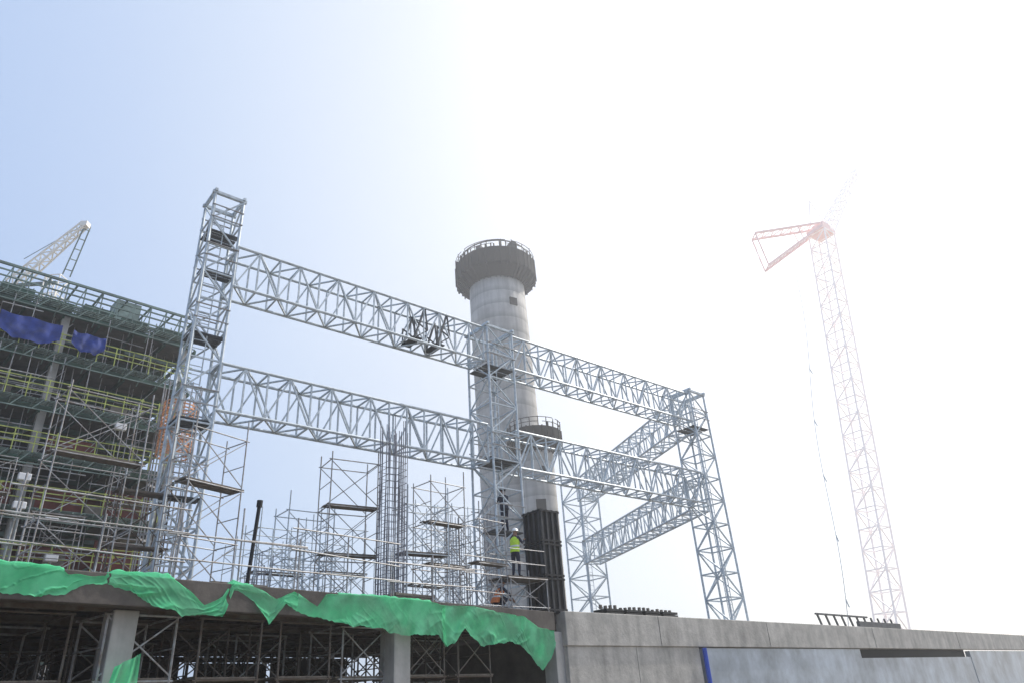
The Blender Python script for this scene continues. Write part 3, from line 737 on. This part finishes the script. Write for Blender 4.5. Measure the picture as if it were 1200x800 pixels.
# ------------------------------------------------------------------ workers
def worker(loc, yaw, pose, vestm, label, hat='hat'):
    th = thing("person", loc, label, "person")
    bm = bmesh.new(); sk = bm.verts.layers.skin.verify()
    def vt(p, r, root=False):
        v = bm.verts.new(p); v[sk].radius = (r, r); v[sk].use_root = root; return v
    def ch_(pts, start):
        prev = start
        for p, r in pts:
            v = vt(p, r); bm.edges.new((prev, v)); prev = v
        return prev
    if pose == 'stand':
        J = dict(pel=(0, 0, .95), sp=(0, .02, 1.12), ch=(0, .03, 1.32), nk=(0, .04, 1.49), hd=(0, .07, 1.60),
                 hipL=(-.1, 0, .90), knL=(-.12, .03, .50), anL=(-.13, -.02, .09), toL=(-.15, .14, .04),
                 hipR=(.1, 0, .90), knR=(.12, .06, .50), anR=(.13, .02, .09), toR=(.15, .18, .04),
                 shL=(-.18, .03, 1.42), elL=(-.27, .12, 1.17), wrL=(-.16, .33, 1.20),
                 shR=(.18, .03, 1.42), elR=(.28, .14, 1.20), wrR=(.18, .34, 1.36))
    else:
        J = dict(pel=(0, -.12, .38), sp=(0, -.05, .54), ch=(0, .07, .72), nk=(0, .16, .86), hd=(0, .22, .96),
                 hipL=(-.1, -.1, .36), knL=(-.16, .30, .50), anL=(-.13, .02, .09), toL=(-.15, .18, .04),
                 hipR=(.1, -.1, .36), knR=(.16, .28, .48), anR=(.13, -.02, .09), toR=(.15, .15, .04),
                 shL=(-.18, .12, .80), elL=(-.24, .30, .60), wrL=(-.14, .50, .48),
                 shR=(.18, .12, .80), elR=(.24, .32, .62), wrR=(.12, .52, .46))
    pel = vt(J['pel'], .135, True)
    sp = ch_([(J['sp'], .125)], pel); che = ch_([(J['ch'], .15)], sp)
    nk = ch_([(J['nk'], .058)], che); hd = V(J['hd'])
    ch_([(hd, .082), (hd + V((0, .01, .10)), .075)], nk)
    for s in 'LR':
        hip = ch_([(J['hip' + s], .095)], pel)
        ch_([(V(J['hip' + s]).lerp(V(J['kn' + s]), .4), .085), (J['kn' + s], .062), (V(J['kn' + s]).lerp(V(J['an' + s]), .35), .06), (J['an' + s], .043), (J['to' + s], .04)], hip)
        sh = ch_([(J['sh' + s], .068)], che)
        el = ch_([(V(J['sh' + s]).lerp(V(J['el' + s]), .5), .052), (J['el' + s], .042)], sh)
        wr = ch_([(J['wr' + s], .028)], el)
        d = (V(J['wr' + s]) - V(J['el' + s])).normalized()
        side = d.cross(V((0, 0, 1))).normalized(); up = side.cross(d)
        palm = ch_([(V(J['wr' + s]) + d * .07, .034)], wr); pp = palm.co.copy()
        for k, ln in enumerate((.068, .078, .074, .058)):
            o_ = side * ((k - 1.5) * .021)
            ch_([(pp + o_ + d * .035, .010), (pp + o_ + d * (.035 + ln * .5) - up * .012, .009), (pp + o_ + d * (.035 + ln * .75) - up * .038, .008)], palm)
        sgn = 1 if s == 'L' else -1
        ch_([(pp + side * (sgn * .042) - d * .02, .011), (pp + side * (sgn * .055) + d * .02 - up * .015, .009)], palm)
    me0 = bpy.data.meshes.new("tmp"); bm.to_mesh(me0); bm.free()
    ob = bpy.data.objects.new("tmp", me0); COL.objects.link(ob)
    ob.modifiers.new("s", 'SKIN').use_smooth_shade = True
    sb = ob.modifiers.new("u", 'SUBSURF'); sb.levels = 1; sb.render_levels = 1
    dg = bpy.context.evaluated_depsgraph_get(); dg.update()
    me = bpy.data.meshes.new_from_object(ob.evaluated_get(dg)); me.name = "body"
    bpy.data.objects.remove(ob)
    hc = hd + V((0, .0, .05))
    for mk in ('navy', 'skin', 'black'): me.materials.append(M[mk])
    wl_, wr_ = V(J['wrL']), V(J['wrR'])
    for v in me.vertices:
        r = v.co - hc
        if abs(r.x) < .03 and r.y > .05 and abs(r.z + .01) < .03: v.co.y += .022
    for p in me.polygons:
        c = p.center; p.use_smooth = True
        idx = 0
        if (c - wl_).length < .19 and (c - wl_).dot(wl_ - V(J['elL'])) > -.002: idx = 1
        if (c - wr_).length < .19 and (c - wr_).dot(wr_ - V(J['elR'])) > -.002: idx = 1
        if (c - hc).length < .16: idx = 1
        if c.z < .12: idx = 2
        p.material_index = idx
    bo = bpy.data.objects.new("body", me); COL.objects.link(bo); bo.parent = th
    bo["label"] = "body in dark navy workwear"
    def shell(name, levels_, m, n=20):
        mb = MB()
        for (c, rx, ry) in levels_:
            for i in range(n):
                an = 2 * math.pi * i / n; mb.v.append(V(c) + V((rx * math.cos(an), ry * math.sin(an), 0)))
        for j in range(len(levels_) - 1):
            for i in range(n):
                i2 = (i + 1) % n; mb.f.append((j * n + i, j * n + i2, (j + 1) * n + i2, (j + 1) * n + i))
        me = bpy.data.meshes.new(name); me.from_pydata([tuple(v) for v in mb.v], [], mb.f); me.materials.append(m)
        for p in me.polygons: p.use_smooth = True
        o = bpy.data.objects.new(name, me); COL.objects.link(o); o.parent = th
        return o
    P, S_, C, K = V(J['pel']), V(J['sp']), V(J['ch']), V(J['nk'])
    shell("vest", [(P - (S_ - P) * .25, .185, .155), (P, .185, .155), (S_, .18, .15), (C - V((0, 0, .05)), .20, .165), (C + (K - C) * .35, .205, .15), (C + (K - C) * .7, .15, .11), (C + (K - C) * .92, .075, .075)], vestm)
    shell("reflective_band", [(S_ - V((0, 0, .03)), .187, .157), (S_ + V((0, 0, .03)), .189, .158)], M['reflect'])
    top = hd + V((0, .01, .08))
    shell("hard_hat", [(top + V((0, .02, -.005)), .135, .16), (top, .135, .16), (top + V((0, 0, .012)), .115, .13), (top + V((0, 0, .06)), .108, .122), (top + V((0, 0, .105)), .075, .085), (top + V((0, 0, .125)), .03, .035), (top + V((0, 0, .128)), .001, .001)], M[hat])
    th.rotation_euler = (0, 0, yaw)
    return th
worker((-.42, 26.55, DECK + 1.12 + .073), math.radians(-40), 'stand', M['vest'], "person standing in a yellow vest and white hard hat reaching forward")
worker((-.75, 27.9, 7.74), math.radians(40), 'stand', M['navy'], "person in dark clothing standing on the tower landing", hat='darkplate')
worker((-1.1, 26.0, DECK - .02), math.radians(-60), 'crouch', M['vest_o'], "person crouching in an orange vest on the deck", hat='greyplate')

# ------------------------------------------------------------------ world, sun, camera
w = bpy.data.worlds.new("World"); scene.world = w; w.use_nodes = True
nt = w.node_tree; N = nt.nodes; L = nt.links
for n in list(N): N.remove(n)
sun_az = math.radians(52); sun_el = math.radians(48)
sd = V((math.sin(sun_az) * math.cos(sun_el), math.cos(sun_az) * math.cos(sun_el), math.sin(sun_el)))
ga, ge = math.radians(50), math.radians(30)
gd = V((math.sin(ga) * math.cos(ge), math.cos(ga) * math.cos(ge), math.sin(ge)))
sky = N.new("ShaderNodeTexSky"); sky.sky_type = 'NISHITA'; sky.sun_disc = False
sky.sun_elevation = sun_el; sky.sun_rotation = sun_az; sky.dust_density = 3.0; sky.air_density = 1.0
bg1 = N.new("ShaderNodeBackground"); bg1.inputs["Strength"].default_value = 0.05
L.new(sky.outputs[0], bg1.inputs["Color"])
tc = N.new("ShaderNodeTexCoord")
dot = N.new("ShaderNodeVectorMath"); dot.operation = 'DOT_PRODUCT'; dot.inputs[1].default_value = gd
nm = N.new("ShaderNodeVectorMath"); nm.operation = 'NORMALIZE'
L.new(tc.outputs["Generated"], nm.inputs[0]); L.new(nm.outputs[0], dot.inputs[0])
rmp = N.new("ShaderNodeValToRGB"); rmp.color_ramp.interpolation = 'B_SPLINE'
el = rmp.color_ramp.elements
el[0].position = 0.0; el[0].color = (.34, .47, .72, 1)
el[1].position = 1.0; el[1].color = (1.3, 1.3, 1.3, 1)
for pos, c in ((.22, (.37, .50, .74)), (.38, (.45, .56, .76)), (.50, (.54, .63, .77)), (.60, (.62, .68, .775)), (.70, (.70, .735, .785)), (.80, (.82, .83, .85)), (.90, (1.05, 1.05, 1.05))):
    e = el.new(pos); e.color = (*c, 1)
L.new(dot.outputs["Value"], rmp.inputs["Fac"])
bg2 = N.new("ShaderNodeBackground"); bg2.inputs["Strength"].default_value = 1.0
L.new(rmp.outputs[0], bg2.inputs["Color"])
ad = N.new("ShaderNodeAddShader"); out = N.new("ShaderNodeOutputWorld")
L.new(bg1.outputs[0], ad.inputs[0]); L.new(bg2.outputs[0], ad.inputs[1]); L.new(ad.outputs[0], out.inputs["Surface"])

sl = bpy.data.lights.new("sun", 'SUN'); sl.energy = 4.6; sl.angle = math.radians(.5); sl.color = (1, .96, .9)
so = bpy.data.objects.new("sun", sl); COL.objects.link(so)
so.rotation_euler = (-sd).to_track_quat('-Z', 'Y').to_euler()

cam = bpy.data.cameras.new("camera"); co = bpy.data.objects.new("camera", cam); COL.objects.link(co)
cam.lens = 24.9; cam.sensor_width = 36; cam.clip_end = 3000; cam.clip_start = .1
th_ = math.radians(27.4)
Fw = V((0, math.cos(th_), math.sin(th_))); U0 = V((0, -math.sin(th_), math.cos(th_))); X0 = V((1, 0, 0))
R_ = .9976 * X0 - .0686 * U0
R_.normalize(); Uc = (-Fw).cross(R_).normalized()
mt = Matrix((( R_.x, Uc.x, -Fw.x, 0), (R_.y, Uc.y, -Fw.y, 0), (R_.z, Uc.z, -Fw.z, EYE), (0, 0, 0, 1)))
co.matrix_world = mt
scene.camera = co
scene.view_settings.view_transform = 'Standard'; scene.view_settings.look = 'None'; scene.view_settings.exposure = 0
